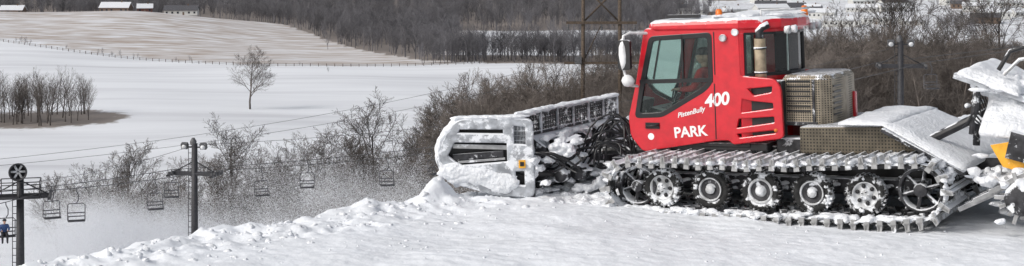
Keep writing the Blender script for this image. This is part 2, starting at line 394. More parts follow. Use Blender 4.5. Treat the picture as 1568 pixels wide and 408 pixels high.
# --- cab
outer=[(-.60,2.56),(.84,2.58),(.85,1.86),(1.36,1.82),(1.44,1.70),(1.46,1.0),(.72,.90),(.66,.96),(.45,.95),(-.68,.77),(-.86,.98),(-.89,1.25),(-.76,1.74)]
outer=rounded(outer,.06)
winb=[(-.53,2.45),(.44,2.50),(.44,1.79),(.33,1.66),(-.36,1.27),(-.80,1.25),(-.70,1.74)]
wind=rounded(winb,.08)
def inset(poly,k):
    L=len(poly); area=sum(poly[i-1][0]*poly[i][1]-poly[i][0]*poly[i-1][1] for i in range(L)); sg=1 if area>0 else -1
    out=[]
    for i in range(L):
        a=Vector(poly[i-1]);p=Vector(poly[i]);c2=Vector(poly[(i+1)%L]); d1=(p-a).normalized(); d2=(c2-p).normalized()
        n1=Vector((-d1.y,d1.x))*sg; n2=Vector((-d2.y,d2.x))*sg; n=(n1+n2); n=n/max(.3,n.length_squared)*2; out.append((p.x+n.x*k,p.y+n.y*k))
    return out
slots=[[(.93,1.70),(1.34,1.74),(1.33,1.63),(1.04,1.575)],[(.86,1.56),(1.0,1.53),(1.34,1.50),(1.35,1.40),(.84,1.33)],[(.80,1.27),(1.35,1.31),(1.36,1.20),(.76,1.11)],[(.76,1.05),(1.37,1.12),(1.38,1.05),(.80,.97)]]
mb=MB()
mb.plate(outer,[wind]+[rounded(s_,.03) for s_ in slots],1.10,.07,RED,.015)
mb.plate(outer,[wind],3.0,.07,RED,.015)
mb.obj('cab_side_panels',G)
mb=MB()
for b in (1.085,3.015): mb.plate(wind,[rounded(inset(winb,.06),.06)],b,.05,BLACKC,.008)
mb.box((-.13,1.07,1.80),(1.14,.04,.06),BLACKC,(0,R(-1.5),0))
mb.box((-.02,1.075,2.15),(.025,.03,.66),BLACKC)
mb.box((-.42,1.072,2.13),(.02,.03,.62),BLACKC,(0,R(12),0))
mb.box((.462,1.062,1.36),(.014,.006,.8),BLACKC)
mb.box((.475,1.062,2.2),(.014,.006,.62),BLACKC)
mb.tube([(-.62,1.05,1.12),(-.60,1.02,1.13),(-.44,1.02,1.15),(-.42,1.05,1.15)],.014,BLACKC)
mb.box((-.52,1.058,1.14),(.22,.012,.09),BLACKC)
mb.obj('door_frame',G)
mb=MB()
for b in (1.09,3.01): mb.plate(rounded(inset(winb,.03),.05),[],b,.008,GLASS)
mb.obj('door_glass',G)
def quadpanel(mb,p0,p1,b0,b1,th,mat):
    d=Vector((p1[0]-p0[0],p1[1]-p0[1])).normalized(); n=Vector((-d.y,d.x))*th
    mb.prism([p0,p1,(p1[0]+n.x,p1[1]+n.y),(p0[0]+n.x,p0[1]+n.y)],b0,b1,mat)
mb=MB()
quadpanel(mb,(-.60,2.50),(-.86,1.27),1.14,2.96,.012,GLASS); mb.obj('windscreen',G)
mb=MB()
quadpanel(mb,(-.89,1.25),(-.86,.98),1.13,2.97,.05,RED); quadpanel(mb,(-.86,.98),(-.68,.77),1.13,2.97,.05,RED)
mb.box((.1,2.05,.87),(1.7,1.84,.06),BLACK)
RW=[(.84,1.1),(1.08,1.24),(1.26,1.45),(1.38,1.72),(1.42,2.05),(1.38,2.38),(1.26,2.65),(1.08,2.86),(.84,3.0)]
def wallband(mb,pts,z0,z1,th,mat,off=0):
    lo=[];N=len(pts)
    for i,(a,b) in enumerate(pts):
        d=Vector(pts[min(i+1,N-1)])-Vector(pts[max(i-1,0)]); d.normalize(); n=Vector((d.y,-d.x))
        lo.append(((a+n.x*(off+th/2),b+n.y*(off+th/2)),(a+n.x*(off-th/2),b+n.y*(off-th/2))))
    vs=[];fs=[]
    for o,i_ in lo: vs+=[(o[0],o[1],z0),(i_[0],i_[1],z0),(i_[0],i_[1],z1),(o[0],o[1],z1)]
    for i in range(N-1):
        for k in range(4): fs.append([i*4+k,i*4+(k+1)%4,(i+1)*4+(k+1)%4,(i+1)*4+k])
    fs.append([3,2,1,0]); fs.append([(N-1)*4+k for k in range(4)]); mb.add(vs,fs,mat)
wallband(mb,RW,.92,1.88,.06,RED); wallband(mb,RW,2.47,2.58,.06,RED)
wallband(mb,RW[:1]+[(.90,1.135)],1.87,2.48,.07,RED); wallband(mb,RW[-3:],1.87,2.48,.06,RED)
mb.obj('cab_shell',G,bevel=.012)
mb=MB(); RWW=[(.90,1.135)]+RW[1:-2]
wallband(mb,RWW,1.86,1.905,.075,BLACKC); wallband(mb,RWW,2.455,2.49,.075,BLACKC)
wallband(mb,[(.90,1.135),(.925,1.15)],1.87,2.48,.08,BLACKC); wallband(mb,[RW[-4],RW[-3]],1.87,2.48,.065,BLACKC,.002)
mb.obj('rear_window_gasket',G)
mb=MB(); wallband(mb,RWW,1.89,2.47,.01,GLASS); mb.obj('rear_window',G)
plan=[(-.60,1.3),(-.54,1.10),(-.45,1.03),(.86,1.03),(1.15,1.18),(1.38,1.42),(1.52,1.75),(1.56,2.05),(1.52,2.35),(1.38,2.68),(1.15,2.92),(.86,3.07),(-.45,3.07),(-.54,3.0),(-.60,2.8),(-.64,2.05)]
def sc(pl,k,z): return [(.4+(a-.4)*k,2.05+(b-2.05)*k,z+(.03*(1-ss(a,-.6,.2)) if z>2.6 else 0)*-1) for a,b in pl]
mb=MB(); mb.loft([sc(plan,.96,2.53),sc(plan,1.0,2.56),sc(plan,1.0,2.63),sc(plan,.985,2.68),sc(plan,.93,2.715),sc(plan,.7,2.73)],REDROOF)
mb.obj('roof',G,bevel=.01)
mb=MB()
for i in range(46):
    a=random.uniform(.4,1.35); b=random.uniform(1.2,2.9)
    mb.blob((a,b,2.73),(random.uniform(.1,.2),random.uniform(.1,.25),random.uniform(.02,.045)),SNOWP,2,.3)
for i in range(10): mb.blob((random.uniform(-.4,.3),random.uniform(1.4,2.8),2.71),(.1,.15,.02),SNOWP,2,.3)
mb.obj('roof_snow',G,melt=.02)
mb=MB()
for a,b in ((.50,1.25),(1.40,2.5)):
    mb.lathe((a,b,2.68),[(.055,0),(.055,.05),(.05,.05),(.05,.12),(.035,.15),(.001,.155)],ORANGE,'Z',14)
mb.box((.0,1.12,2.74),(.5,.1,.05),BLACK)
for a,b in ((.62,1.03),(.80,1.05)):
    mb.lathe((a,b,2.50 if a>.7 else 2.42),[(.001,.09),(.05,.09),(.055,.0),(.045,-.02),(.04,-.01),(.001,-.02)],HUB,'Y',14)
for b in (1.3,1.6,2.5,2.8): mb.lathe((1.52,b,2.52),[(.001,-.06),(.05,-.05),(.06,.02),(.05,.03),(.001,.03)],HUB,'X',12)
mb.tube([(1.1,1.35,2.72),(1.1,1.35,2.80),(1.5,1.7,2.80),(1.5,2.4,2.80)],.018,WHITE)
mb.obj('beacons_and_lamps',G)
mb=MB()
mb.tube([(-.55,1.1,2.50),(-.75,.85,2.52),(-.82,.78,2.48),(-.83,.77,2.0),(-.80,.85,1.75),(-.74,1.08,1.72)],.022,WHITE)
mb.loft([[(-.80+x,.72+dy,2.2+z) for x,z in rounded([(-.1,-.22),(.1,-.22),(.1,.22),(-.1,.22)],.05)] for dy in(0,.07)],BLACK)
mb.blob((-.82,.76,2.2),(.07,.07,.25),WHITE,2,.12)
mb.blob((-.78,.80,1.82),(.1,.08,.09),WHITE,2,.12)
mb.obj('mirrors',G,bevel=.01)
def text(s_,name,a,b,c,size,rot=0,shear=0,mat=DECALW,off=0):
    cu=bpy.data.curves.new(name,'FONT'); cu.body=s_; cu.size=size; cu.shear=shear; cu.offset=off; cu.extrude=.001
    o=bpy.data.objects.new(name,cu); COL.objects.link(o); cu.materials.append(mat); o.parent=G
    o.location=(a,b,c); o.rotation_euler=(R(90),-R(rot),0); return o
text('400','number_decal',.31,1.060,1.42,.25,8,.2,off=.008)
text('PARK','park_decal',-.18,1.060,.97,.21,5,0,off=.006)
text('PistenBully','script_decal',-.12,1.060,1.26,.10,14,.4,off=.002)
mb=MB(); mb.lathe((-.55,1.062,.98),[(.05,0),(.001,-.001)],DECALW,'Y',16); mb.obj('badge_decal',G)
mb=MB()
pl=[(1.40,1.3),(1.95,1.3),(2.08,1.45),(2.12,2.05),(2.08,2.65),(1.95,2.8),(1.40,2.8)]
mb.loft([[(a,b,z) for a,b in pl] for z in (1.16,1.80)]+[[(1.7+(a-1.7)*.9,2.05+(b-2.05)*.93,1.87) for a,b in pl]],MESHM)
mb.obj('engine_cover',G,bevel=.02)
mb=MB()
mb.box((1.86,1.285,1.50),(.03,.03,.62),DSTEEL)
for i in range(7): mb.box((1.64,1.29,1.36+i*.07),(.34,.012,.022),BLACKC)
for i in range(6): mb.box((2.10,1.75,1.30+i*.08),(.012,.55,.022),BLACKC)
mb.box((1.63,1.288,1.18),(.55,.02,.05),DSTEEL)
mb.obj('engine_grilles',G)
mb=MB()
mb.tube([(1.13,1.18,1.78),(1.13,1.18,2.40)],.082,BEIGE,14)
mb.tube([(1.13,1.18,2.38),(1.13,1.18,2.44),(1.12,1.18,2.5),(1.16,1.2,2.56),(1.25,1.24,2.60)],[.06,.06,.06,.055,.055],DSTEEL,12)
mb.box((1.13,1.2,1.76),(.24,.2,.06),DSTEEL)
mb.tube([(1.13,1.18,1.9),(1.13,1.18,1.93)],.092,DSTEEL,14); mb.tube([(1.13,1.18,2.25),(1.13,1.18,2.28)],.092,DSTEEL,14)
mb.obj('exhaust',G)
mb=MB()
mb.box((1.0,1.25,1.40),(.9,.2,.8),BLACK); mb.box((2.08,2.55,1.35),(.1,.12,.4),RED)
mb.lathe((1.36,1.06,1.10),[(.03,.02),(.03,-.01),(.001,-.012)],ORANGE,'Y',10)
mb.obj('side_cowl_inner',G,bevel=.02)
mb=MB()
mb.prism([(1.75,1.17),(3.05,1.20),(3.75,.86),(3.6,.80),(1.75,.80)],.92,3.18,TREAD)
mb.obj('deck_side',G,bevel=.02)
mb=MB()
def sheet(mb,P,th,mat,nx_=14,ny_=10,amp=.03,fr=3):
    P=[Vector(p) for p in P]; n=(P[1]-P[0]).cross(P[3]-P[0]).normalized()
    if n.z<0: n=-n
    vs=[];fs=[]
    for s_ in (0,1):
        for j in range(ny_+1):
            for i in range(nx_+1):
                u,v=i/nx_,j/ny_; q=(P[0]*(1-u)+P[1]*u)*(1-v)+(P[3]*(1-u)+P[2]*u)*v
                ed=min(u,1-u,v,1-v)*8; ed=min(1,ed)
                if s_: q=q+n*(th*(.35+.65*ed**.5)+amp*noise.noise(q*fr)+amp*.4*noise.noise(q*fr*3))
                vs.append(q)
    W=nx_+1; K=W*(ny_+1)
    for j in range(ny_):
        for i in range(nx_):
            a=j*W+i; fs.append([a,a+W,a+W+1,a+1]); fs.append([K+a,K+a+1,K+a+W+1,K+a+W])
    bd=[i for i in range(W)]+[j*W+nx_ for j in range(1,ny_+1)]+[ny_*W+i for i in range(nx_-1,-1,-1)]+[j*W for j in range(ny_-1,0,-1)]
    for i in range(len(bd)):
        a,b=bd[i],bd[(i+1)%len(bd)]; fs.append([a,b,K+b,K+a])
    mb.add(vs,fs,mat,True)
sheet(mb,[(2.35,.75,1.22),(3.05,.65,1.23),(3.15,3.3,1.23),(2.35,3.3,1.22)],.07,SNOWP)
sheet(mb,[(3.0,.60,1.235),(4.08,.48,.66),(4.22,3.5,.70),(3.05,3.4,1.235)],.07,SNOWP,amp=.02)
mb.obj('deck_snow',G)
mb=MB()
mb.prism([(3.0,1.21),(4.07,.65),(4.05,.60),(2.98,1.16)],.55,3.45,DSTEEL); mb.obj('rear_apron',G,bevel=.01)
# --- front blade
mb=MB()
prof=[(-2.30,.12),(-2.18,.3),(-2.14,.6),(-2.2,.95),(-2.30,1.02),(-2.36,1.02),(-2.26,.94),(-2.2,.6),(-2.24,.3),(-2.36,.12)]
mb.loft([[(a,b,c) for a,c in prof] for b in (.3,3.8)],BLADEW)
for b in np.linspace(.5,3.6,7): mb.prism([(-2.16,.25),(-2.0,.4),(-2.0,.85),(-2.2,.98)],b-.03,b+.03,DSTEEL)
mb.tube([(-2.05,.4,.62),(-2.05,3.7,.62)],.07,DSTEEL); mb.tube([(-2.1,.4,.3),(-2.1,3.7,.3)],.06,DSTEEL)
mb.box((-2.3,2.05,1.04),(.07,3.5,.05),DSTEEL); mb.box((-2.3,2.05,1.33),(.07,3.5,.05),DSTEEL)
for b in np.linspace(.35,3.75,42): mb.box((-2.3,float(b),1.18),(.04,.025,.28),DSTEEL)
for b in np.linspace(.32,3.78,7): mb.box((-2.3,float(b),1.18),(.08,.06,.32),BLADEW)
for z in (1.11,1.18,1.25): mb.box((-2.3,2.05,z),(.02,3.4,.015),DSTEEL)
mb.obj('blade',G,bevel=.006)
sn=MB()
for i in range(70): sn.blob((-2.3+random.uniform(-.04,.06),random.uniform(.3,3.8),1.37),(.09,random.uniform(.1,.2),random.uniform(.02,.045)),SNOWP,2,.3)
for i in range(110):
    sn.blob((-2.08+random.uniform(-.1,.16),random.uniform(.3,3.7),random.choice([.2,.35,.65,.68,.98,random.uniform(.15,1.0)])),(.08,random.uniform(.05,.16),random.uniform(.03,.07)),SNOWP,2,.4)
W=empty('wing',(-2.3,.3,0),(0,0,math.atan2(-.5,-1.1)),G)
out=rounded([(-.16,.16),(-.16,1.28),(.45,1.32),(.94,1.30),(1.10,1.10),(1.26,.76),(1.20,.54),(1.0,.38),(.4,.2)],.10)
hol=[rounded([(.20,.66),(.20,.97),(1.00,1.00),(1.12,.78),(.92,.62)],.03),rounded([(-.08,.90),(-.08,1.20),(.13,1.22),(.13,.92)],.02),rounded([(.25,1.07),(.25,1.17),(.92,1.19),(.96,1.10)],.02),rounded([(-.05,.3),(-.05,.55),(.12,.55),(.12,.32)],.03)]
mb=MB(); mb.plate(out,hol,.12,.10,BLADEW,.02)
mb.plate(out,[],-.02,.05,BLACK,.01)
for i in range(9): mb.box((-.05+i*.021,.10,1.06),(.006,.02,.26),BLADEW)
for z in (.98,1.05,1.12): mb.box((.03,.105,z),(.2,.01,.008),BLADEW)
mb.box((.62,.10,.90),(.80,.05,.06),STEEL,(0,R(-3),0)); mb.box((.65,.09,.77),(.75,.05,.09),DSTEEL,(0,R(3),0)); mb.box((.6,.12,.70),(.7,.03,.03),STEEL,(0,R(3),0))
mb.box((.0,.175,.64),(.10,.02,.12),YEL); mb.box((.0,.19,.64),(.06,.01,.06),BLACKC)
mb.tube([(-.12,.1,.15),(-.12,.1,1.25)],.06,DSTEEL)
mb.obj('wing_frame',W,bevel=.004)
mb=MB()
for i in range(40): mb.blob((random.uniform(-.1,1.0),.07+random.uniform(-.03,.05),1.335),(random.uniform(.08,.16),.08,random.uniform(.02,.035)),SNOWP,2,.3)
for i in range(42):
    s_=random.uniform(.15,1.15); mb.blob((s_,.15+random.uniform(0,.02),.24+.22*s_+random.uniform(-.02,.16)),(random.uniform(.10,.2),.04,random.uniform(.05,.10)),SNOWP,2,.35)
for i in range(26):
    t=i/25; mb.blob((.98+.26*math.sin(math.pi*t)**.9,.08,1.25-.86*t),(.06,.10,.09),SNOWP,2,.25)
mb.obj('wing_snow',W,melt=.016)
mb=MB()
for b in (1.35,2.75):
    mb.box((-1.4,b,.45),(1.5,.16,.2),DSTEEL,(0,R(4),0)); mb.tube([(-.75,b,.75),(-1.45,b,.72)],.065,BLACK); mb.tube([(-1.4,b,.72),(-2.1,b,.68)],.035,STEEL)
mb.box((-1.95,2.05,.5),(.16,2.0,.45),DSTEEL); mb.box((-1.2,2.05,.5),(.2,1.5,.25),DSTEEL)
mb.box((-1.85,1.0,.75),(.1,.5,.4),DSTEEL,(.1,.2,0)); mb.tube([(-1.75,2.0,.85),(-2.0,.6,.8)],.05,BLACK); mb.tube([(-1.8,1.0,.4),(-2.15,.25,.5),(-2.5,.22,.55)],.05,BLACK)
mb.lathe((-1.7,.9,.45),[(.13,.2),(.13,0),(.1,-.02),(.001,-.02)],DSTEEL,'Y',14); mb.lathe((-1.85,.62,.42),[(.1,.2),(.1,0),(.07,-.02),(.001,-.02)],DSTEEL,'Y',14)
for k in range(22):
    b=random.uniform(.7,1.7); a0=random.uniform(-1.0,-.9); a1=random.uniform(-2.0,-1.3)
    h=random.uniform(.9,1.35); p=[]
    for i in range(9):
        t=i/8; p.append((a0+(a1-a0)*t+.05*math.sin(7*t+k),b+.1*math.sin(5*t+k),.7+(h-.7)*math.sin(math.pi*min(1,t*1.0))**.8-.15*t))
    mb.tube(p,.016,BLACKC,6)
for k in range(10):
    b=random.uniform(.3,1.0); a0=random.uniform(-1.7,-1.4); p=[]
    for i in range(8):
        t=i/7; p.append((a0-.6*t,b+.08*math.sin(4*t+k),.55+.25*math.sin(3.1*t+k*.7)*.6+.1))
    mb.tube(p,.018,BLACKC,6)
mb.obj('push_frame',G,bevel=.008)
for i in range(80):
    sn.blob((random.uniform(-2.0,-.95),random.uniform(.8,1.7),random.uniform(.10,.6)),(random.uniform(.06,.14),.12,random.uniform(.03,.07)),SNOWP,2,.4)
for i in range(26): sn.blob((random.uniform(-2.0,-1.6),random.uniform(.5,1.3),random.uniform(.7,.95)),(random.uniform(.05,.13),.1,random.uniform(.03,.06)),SNOWP,2,.4)
for i in range(70): sn.blob((random.uniform(-2.1,-.7),random.uniform(.0,1.2),random.uniform(-.04,.08)),(random.uniform(.1,.22),.2,random.uniform(.05,.12)),SNOWP,2,.4)
sn.obj('blade_snow',G,melt=.016)
# --- rear tiller
mb=MB(); sn=MB()
mb.box((4.1,2.05,.6),(.9,.9,.25),DSTEEL)
for b in (1.2,2.9): mb.tube([(3.5,b,1.0),(4.5,b,1.5)],.06,BLACK); mb.tube([(4.2,b,1.35),(4.9,b,1.7)],.04,STEEL)
mb.prism([(4.42,1.02),(4.85,1.10),(5.5,.94),(5.6,.55),(5.1,.60),(4.57,.74)],.50,.54,YEL)
mb.box((5.0,2.05,.95),(.7,3.3,.35),DSTEEL,(0,R(15),0))
mb.tube([(4.85,.15,.38),(4.85,3.95,.38)],.22,DSTEEL,12)
for b in np.linspace(.2,3.9,26):
    for k in range(5):
        t=k*1.256+float(b)*3; mb.box((4.85+.28*math.cos(t),float(b),.38+.28*math.sin(t)),(.13,.03,.05),STEEL,(0,-t,0))
for k in range(4):
    for b in (.35,.8,1.25,1.7):
        mb.box((4.25+.2*k,b,.3+.12*k),(.5,.05,.06),STEEL,(0,R(-25),R(8)))
sheet(sn,[(3.95,.85,1.90),(4.75,.75,1.62),(4.9,2.2,1.68),(4.1,2.3,1.97)],.14,SNOWP,amp=.05)
sheet(sn,[(4.25,.62,1.12),(4.9,.6,1.05),(5.0,1.6,1.7),(4.3,1.5,1.68)],.15,SNOWP,amp=.06)
mb.prism([(3.92,1.93),(4.95,1.57),(4.93,1.50),(3.9,1.86)],.85,2.3,BLADEW)
mb.tube([(4.45,1.1,1.95),(4.6,1.15,2.2),(5.0,1.2,2.32)],.03,BLACK); mb.tube([(4.55,.9,1.9),(4.75,.95,2.1),(5.2,1.0,2.15)],.025,STEEL)
mb.tube([(4.1,1.0,1.1),(4.2,1.0,1.85)],.05,DSTEEL); mb.tube([(4.05,1.5,.9),(4.1,1.5,1.9)],.05,DSTEEL)
for k in range(8): mb.tube([(4.0,.9+.1*k,1.2),(4.15,.8+.1*k,1.35+.05*k),(4.3,.8+.1*k,1.2)],.015,BLACKC,6)
for i in range(110): sn.blob((random.uniform(4.2,5.2),random.uniform(.1,2.0),random.choice([.55,.6,random.uniform(.05,.9)])),(random.uniform(.05,.14),.1,random.uniform(.03,.07)),SNOWP,2,.4)
for i in range(45): sn.blob((random.uniform(3.95,5.0),random.uniform(.7,1.8),random.uniform(1.15,1.85)),(random.uniform(.04,.12),.08,random.uniform(.03,.09)),SNOWP,2,.4)
mb.obj('tiller',G,bevel=.006); sn.obj('tiller_snow',G,melt=.022)

# --- seated people
def seated(name,parent,loc,rz,jacket,scale=1):
    e=empty(name,loc,(0,0,rz),parent); e.scale=(scale,)*3
    def skin(nm,V,E,Rr,mat):
        me=bpy.data.meshes.new(nm); me.from_pydata(V,E,[]); o=bpy.data.objects.new(nm,me); COL.objects.link(o); o.parent=e; me.materials.append(mat)
        o.modifiers.new('skin','SKIN').use_smooth_shade=True
        for i,r in enumerate(Rr): me.skin_vertices[0].data[i].radius=(r,r)
        me.skin_vertices[0].data[0].use_root=True
        s_=o.modifiers.new('sub','SUBSURF'); s_.levels=1; s_.render_levels=1; return o
    skin('jacket',[(0,0,.05),(0,0,.25),(.02,0,.45),(.03,0,.56),(.02,.18,.48),(.12,.25,.26),(.36,.17,.24),(.02,-.18,.48),(.12,-.25,.26),(.36,-.17,.24)],
      [(0,1),(1,2),(2,3),(2,4),(4,5),(5,6),(2,7),(7,8),(8,9)],[.16,.15,.14,.07,.085,.06,.045,.085,.06,.045],jacket)
    skin('trousers',[(0,0,0),(.03,.1,-.01),(.43,.13,.03),(.50,.13,-.38),(.62,.14,-.42),(.03,-.1,-.01),(.43,-.13,.03),(.50,-.13,-.38),(.62,-.14,-.42)],
      [(0,1),(1,2),(2,3),(3,4),(0,5),(5,6),(6,7),(7,8)],[.14,.11,.08,.055,.045,.11,.08,.055,.045],PANTS)
    for sg in (1,-1):
        V=[(.36,.17*sg,.24),(.42,.165*sg,.24)];E=[(0,1)];rr=[.035,.032]
        for k in range(4):
            y=(.14+.018*k)*sg; i=len(V); L_=[.035,.045,.042,.03][k]
            V+=[(.45,y,.25),(.45+L_,y,.24),(.455+L_,y,.21)];E+=[(1,i),(i,i+1),(i+1,i+2)];rr+=[.01,.009,.008]
        i=len(V); V+=[(.41,(.125)*sg,.25),(.45,.11*sg,.24)];E+=[(1,i),(i,i+1)];rr+=[.011,.009]
        skin('hand',V,E,rr,SKIN)
    mb=MB()
    v,f=ICO[3]
    pts=[]
    for p in v:
        q=Vector((p.x*.10,p.y*.078,p.z*.125))
        if p.x>.5 and abs(p.y)<.25 and -.3<p.z<.15: q.x+=.022*(1-abs(p.y)*4)
        if p.x>.3 and .1<p.z<.35 and .15<abs(p.y)<.5: q.x-=.01
        if p.x<-.2: q.x*=1.08
        pts.append(q+Vector((.05,0,.72)))
    mb.add(pts,f,SKIN,True); mb.tube([(.02,0,.55),(.035,0,.64)],.055,SKIN,10)
    for sg in (1,-1): mb.blob((.035,.08*sg,.71),(.02,.012,.032),SKIN,1,.1); mb.blob((.142,.03*sg,.74),(.008,.012,.008),PANTS,1,.05)
    mb.box((.146,0,.665),(.006,.045,.008),JRED)
    mb.lathe((.035,0,.745),[(.112,0),(.113,.04),(.095,.085),(.05,.105),(.001,.11)],PANTS,'Z',18)
    mb.box((.16,0,.765),(.09,.12,.012),PANTS,(0,.15,0))
    mb.obj('head',e); return e
seated('driver',G,(.22,1.42,1.42),math.pi,JRED)
mb=MB()
mb.loft([[(x,y,z) for x,z in rounded([(-.20,1.24),(.33,1.24),(.33,1.36),(-.20,1.38)],.04)] for y in (1.18,1.68)],BLACK)
mb.loft([[(x,y,z) for x,z in rounded([(.38,1.3),(.48,1.3),(.56,1.98),(.48,2.0)],.04)] for y in (1.20,1.66)],BLACK)
mb.box((.1,1.42,1.07),(.4,.4,.34),BLACK); mb.box((-.55,1.8,1.15),(.35,.9,.4),BLACK,(0,R(15),0)); mb.tube([(-.22,1.42,1.6),(-.4,1.42,1.25)],.03,BLACK)
mb.tube([(-.25+.16*math.cos(t)*.3,1.42+.17*math.sin(t),1.62+.16*math.cos(t)) for t in np.linspace(0,6.283,20)],.014,BLACKC,6)
mb.obj('seat_and_console',G,bevel=.01)

# ---------------------------------------------------------------- trees
def make_tree(name,seed,mat,levels,kids,thick=1,spread=1.0,rmin=.0011,tr=.014):
    rnd=random.Random(seed); mb=MB()
    def grow(p,d,L,r,lv):
        n=[6,4,3,2,2][lv]; pts=[p.copy()]; rs=[r]; dd=d.copy()
        for i in range(n):
            dd=(dd+Vector((rnd.gauss(0,.10),rnd.gauss(0,.10),rnd.gauss(0,.06)+(.06 if lv else .0)))*(.5+.35*lv)).normalized()
            pts.append(pts[-1]+dd*(L/n)); rs.append(max(rmin*.7,r*(1-(i+1)/n*.75)))
        mb.tube(pts,rs,mat,6 if lv==0 else 3)
        if lv>=levels: return
        K=kids[lv]
        for k in range(K):
            t=(.22 if lv==0 else .15)+ (k+rnd.random())/K*(.78 if lv==0 else .85); t=min(t,.99); q=t*n; i=int(q); P=pts[i].lerp(pts[i+1],q-i); rr=rs[i]+(rs[i+1]-rs[i])*(q-i)
            ax=(pts[i+1]-pts[i]).normalized(); az=rnd.uniform(0,6.283); o=ax.orthogonal().normalized(); o=Matrix.Rotation(az,3,ax)@o
            an=R(rnd.uniform(28,58))*spread*(1.15-.45*t if lv==0 else 1)
            nd_=(ax*math.cos(an)+o*math.sin(an)).normalized()
            LL=(L*.55*(1.1-t*.55) if lv==0 else L*rnd.uniform(.4,.62)*(1.15-.5*t))
            grow(P,nd_,LL,max(rr*.6,rmin),lv+1)
    grow(Vector((0,0,0)),Vector((0,0,1)),.86,tr*thick,0)
    return mb
def tmesh(mb):
    o=mb.obj('tmp'); d=o.data; bpy.data.objects.remove(o); return d
TM=[tmesh(make_tree('t',11,BARK,4,[15,8,6,4],1,1.0,.0009)),tmesh(make_tree('t',23,BARK,4,[17,8,6,3],.9,.85,.0009)),tmesh(make_tree('t',5,BARK,4,[13,9,6,4],1.1,1.15,.0009))]
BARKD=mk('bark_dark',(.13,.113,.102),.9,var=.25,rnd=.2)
TD=[tmesh(make_tree('d',s_,BARKD,4,[16,8,6,4],1.05,sp_,.0010)) for s_,sp_ in ((41,.95),(42,1.05),(43,.85))]
GM=[tmesh(make_tree('g',s_,BARKM,3,[13,6,4],1.1,.8,.0012)) for s_ in (31,32,33)]
def tree(x,y,h,k,w=1):
    o=bpy.data.objects.new('bare_tree',TD[k%3]); COL.objects.link(o); o.location=(x,y,h1(x,y)-.2); o.scale=(h*w,h*w,h); o.rotation_euler=(0,0,random.uniform(0,6.28))
def px(x,d): return (x-784)/2400*d
for i,(x,d,h,w) in enumerate([(383,490,17.5,1.25),(360,172,14.6,1.2),(205,165,12.0,1.2),(135,160,9.5,1.3),(575,190,18,1.15),(652,190,18,1.15),(430,185,13,1.1),(480,185,14.5,1.2),(530,190,14.5,1.1),(240,150,8.5,1.2),(325,160,11,1.2),(615,180,14,1.2),(700,185,14,1.2),(1300,150,15,1),(1372,165,20,1.1),(1450,140,13,1.1),(1530,150,17,1.1),(90,165,9,1.2),(405,160,11,1.3),(555,170,12,1.3),(170,175,10,1.2),(270,180,11,1.2),(455,172,11.5,1.2),(505,165,10,1.2)]):
    tree(px(x,d),d,h,i,w)
def instancer(name,pts,child_mesh,seed=0):
    vs=[];fs=[];rn=random.Random(seed)
    for x,y,z,s in pts:
        a=rn.uniform(0,6.28); o=len(vs)
        for k in range(4):
            t=a+k*math.pi/2; vs.append((x+math.cos(t)*s*.7071,y+math.sin(t)*s*.7071,z))
        fs.append((o,o+1,o+2,o+3))
    me=bpy.data.meshes.new(name); me.from_pydata(vs,[],fs); p=bpy.data.objects.new(name,me); COL.objects.link(p)
    c=bpy.data.objects.new('shape',child_mesh); COL.objects.link(c); c.parent=p
    p.instance_type='FACES'; p.use_instance_faces_scale=True; p.show_instancer_for_render=False; p.show_instancer_for_viewport=False
    return p
rn=random.Random(3)
P=[[],[],[]]
for i in range(210):
    d=rn.uniform(150,230); xx=rn.uniform(705,1250); x=px(xx,d); top=float(np.interp(xx,[705,780,870,1250],[165,125,102,100]))
    z=h1(x,d); h=min(18,(CAMZ-(top+70)*d/2400-z)*rn.uniform(.65,1.05))
    P[i%3].append((x,d,z-.2,h))
for i in range(300):
    d=rn.uniform(135,250); xx=rn.uniform(1230,1660); x=px(xx,d); z=h1(x,d); top=rn.uniform(75,120) if rn.random()<.9 else 55
    h=min(17,max(5,CAMZ-(top+70)*d/2400-z)); P[i%3].append((x,d,z-.2,h))
for i in range(110):
    d=rn.uniform(150,235); x=px(rn.uniform(100,720),d); P[i%3].append((x,d,h1(x,d)-.2,rn.uniform(5,8.5)))
for k in range(3): instancer('woodland',P[k],TM[k],k)
P=[[],[],[]]
for i in range(85):
    t=rn.uniform(0,6.28); r=rn.random()**.5; x=-146+28*r*math.cos(t)-5; y=462+20*r*math.sin(t)
    P[i%3].append((x,y,h1(x,y)-.3,rn.uniform(9,14)))
for k in range(3): instancer('tree_grove',P[k],GM[k],k)
FM=[tmesh(make_tree('f',sd,BARKHAZE,2,[14,8],1.3,.95,.0034,.013)) for sd in (1,2,3)]
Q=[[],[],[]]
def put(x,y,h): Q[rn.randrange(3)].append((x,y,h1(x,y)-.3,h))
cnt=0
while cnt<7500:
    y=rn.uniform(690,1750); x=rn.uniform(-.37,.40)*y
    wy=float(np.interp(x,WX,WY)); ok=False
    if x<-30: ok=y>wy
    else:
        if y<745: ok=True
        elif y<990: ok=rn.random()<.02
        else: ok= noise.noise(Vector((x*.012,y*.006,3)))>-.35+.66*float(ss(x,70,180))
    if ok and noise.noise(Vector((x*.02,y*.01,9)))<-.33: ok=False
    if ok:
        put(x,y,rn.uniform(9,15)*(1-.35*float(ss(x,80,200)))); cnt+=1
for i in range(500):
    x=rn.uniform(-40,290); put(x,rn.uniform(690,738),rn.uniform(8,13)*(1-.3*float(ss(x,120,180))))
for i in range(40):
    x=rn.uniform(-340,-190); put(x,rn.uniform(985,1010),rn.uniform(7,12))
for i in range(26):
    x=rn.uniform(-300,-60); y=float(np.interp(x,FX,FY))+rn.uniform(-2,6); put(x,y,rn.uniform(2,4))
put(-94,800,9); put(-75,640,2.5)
for k in range(3): instancer('distant_woods',Q[k],FM[k],k+9)

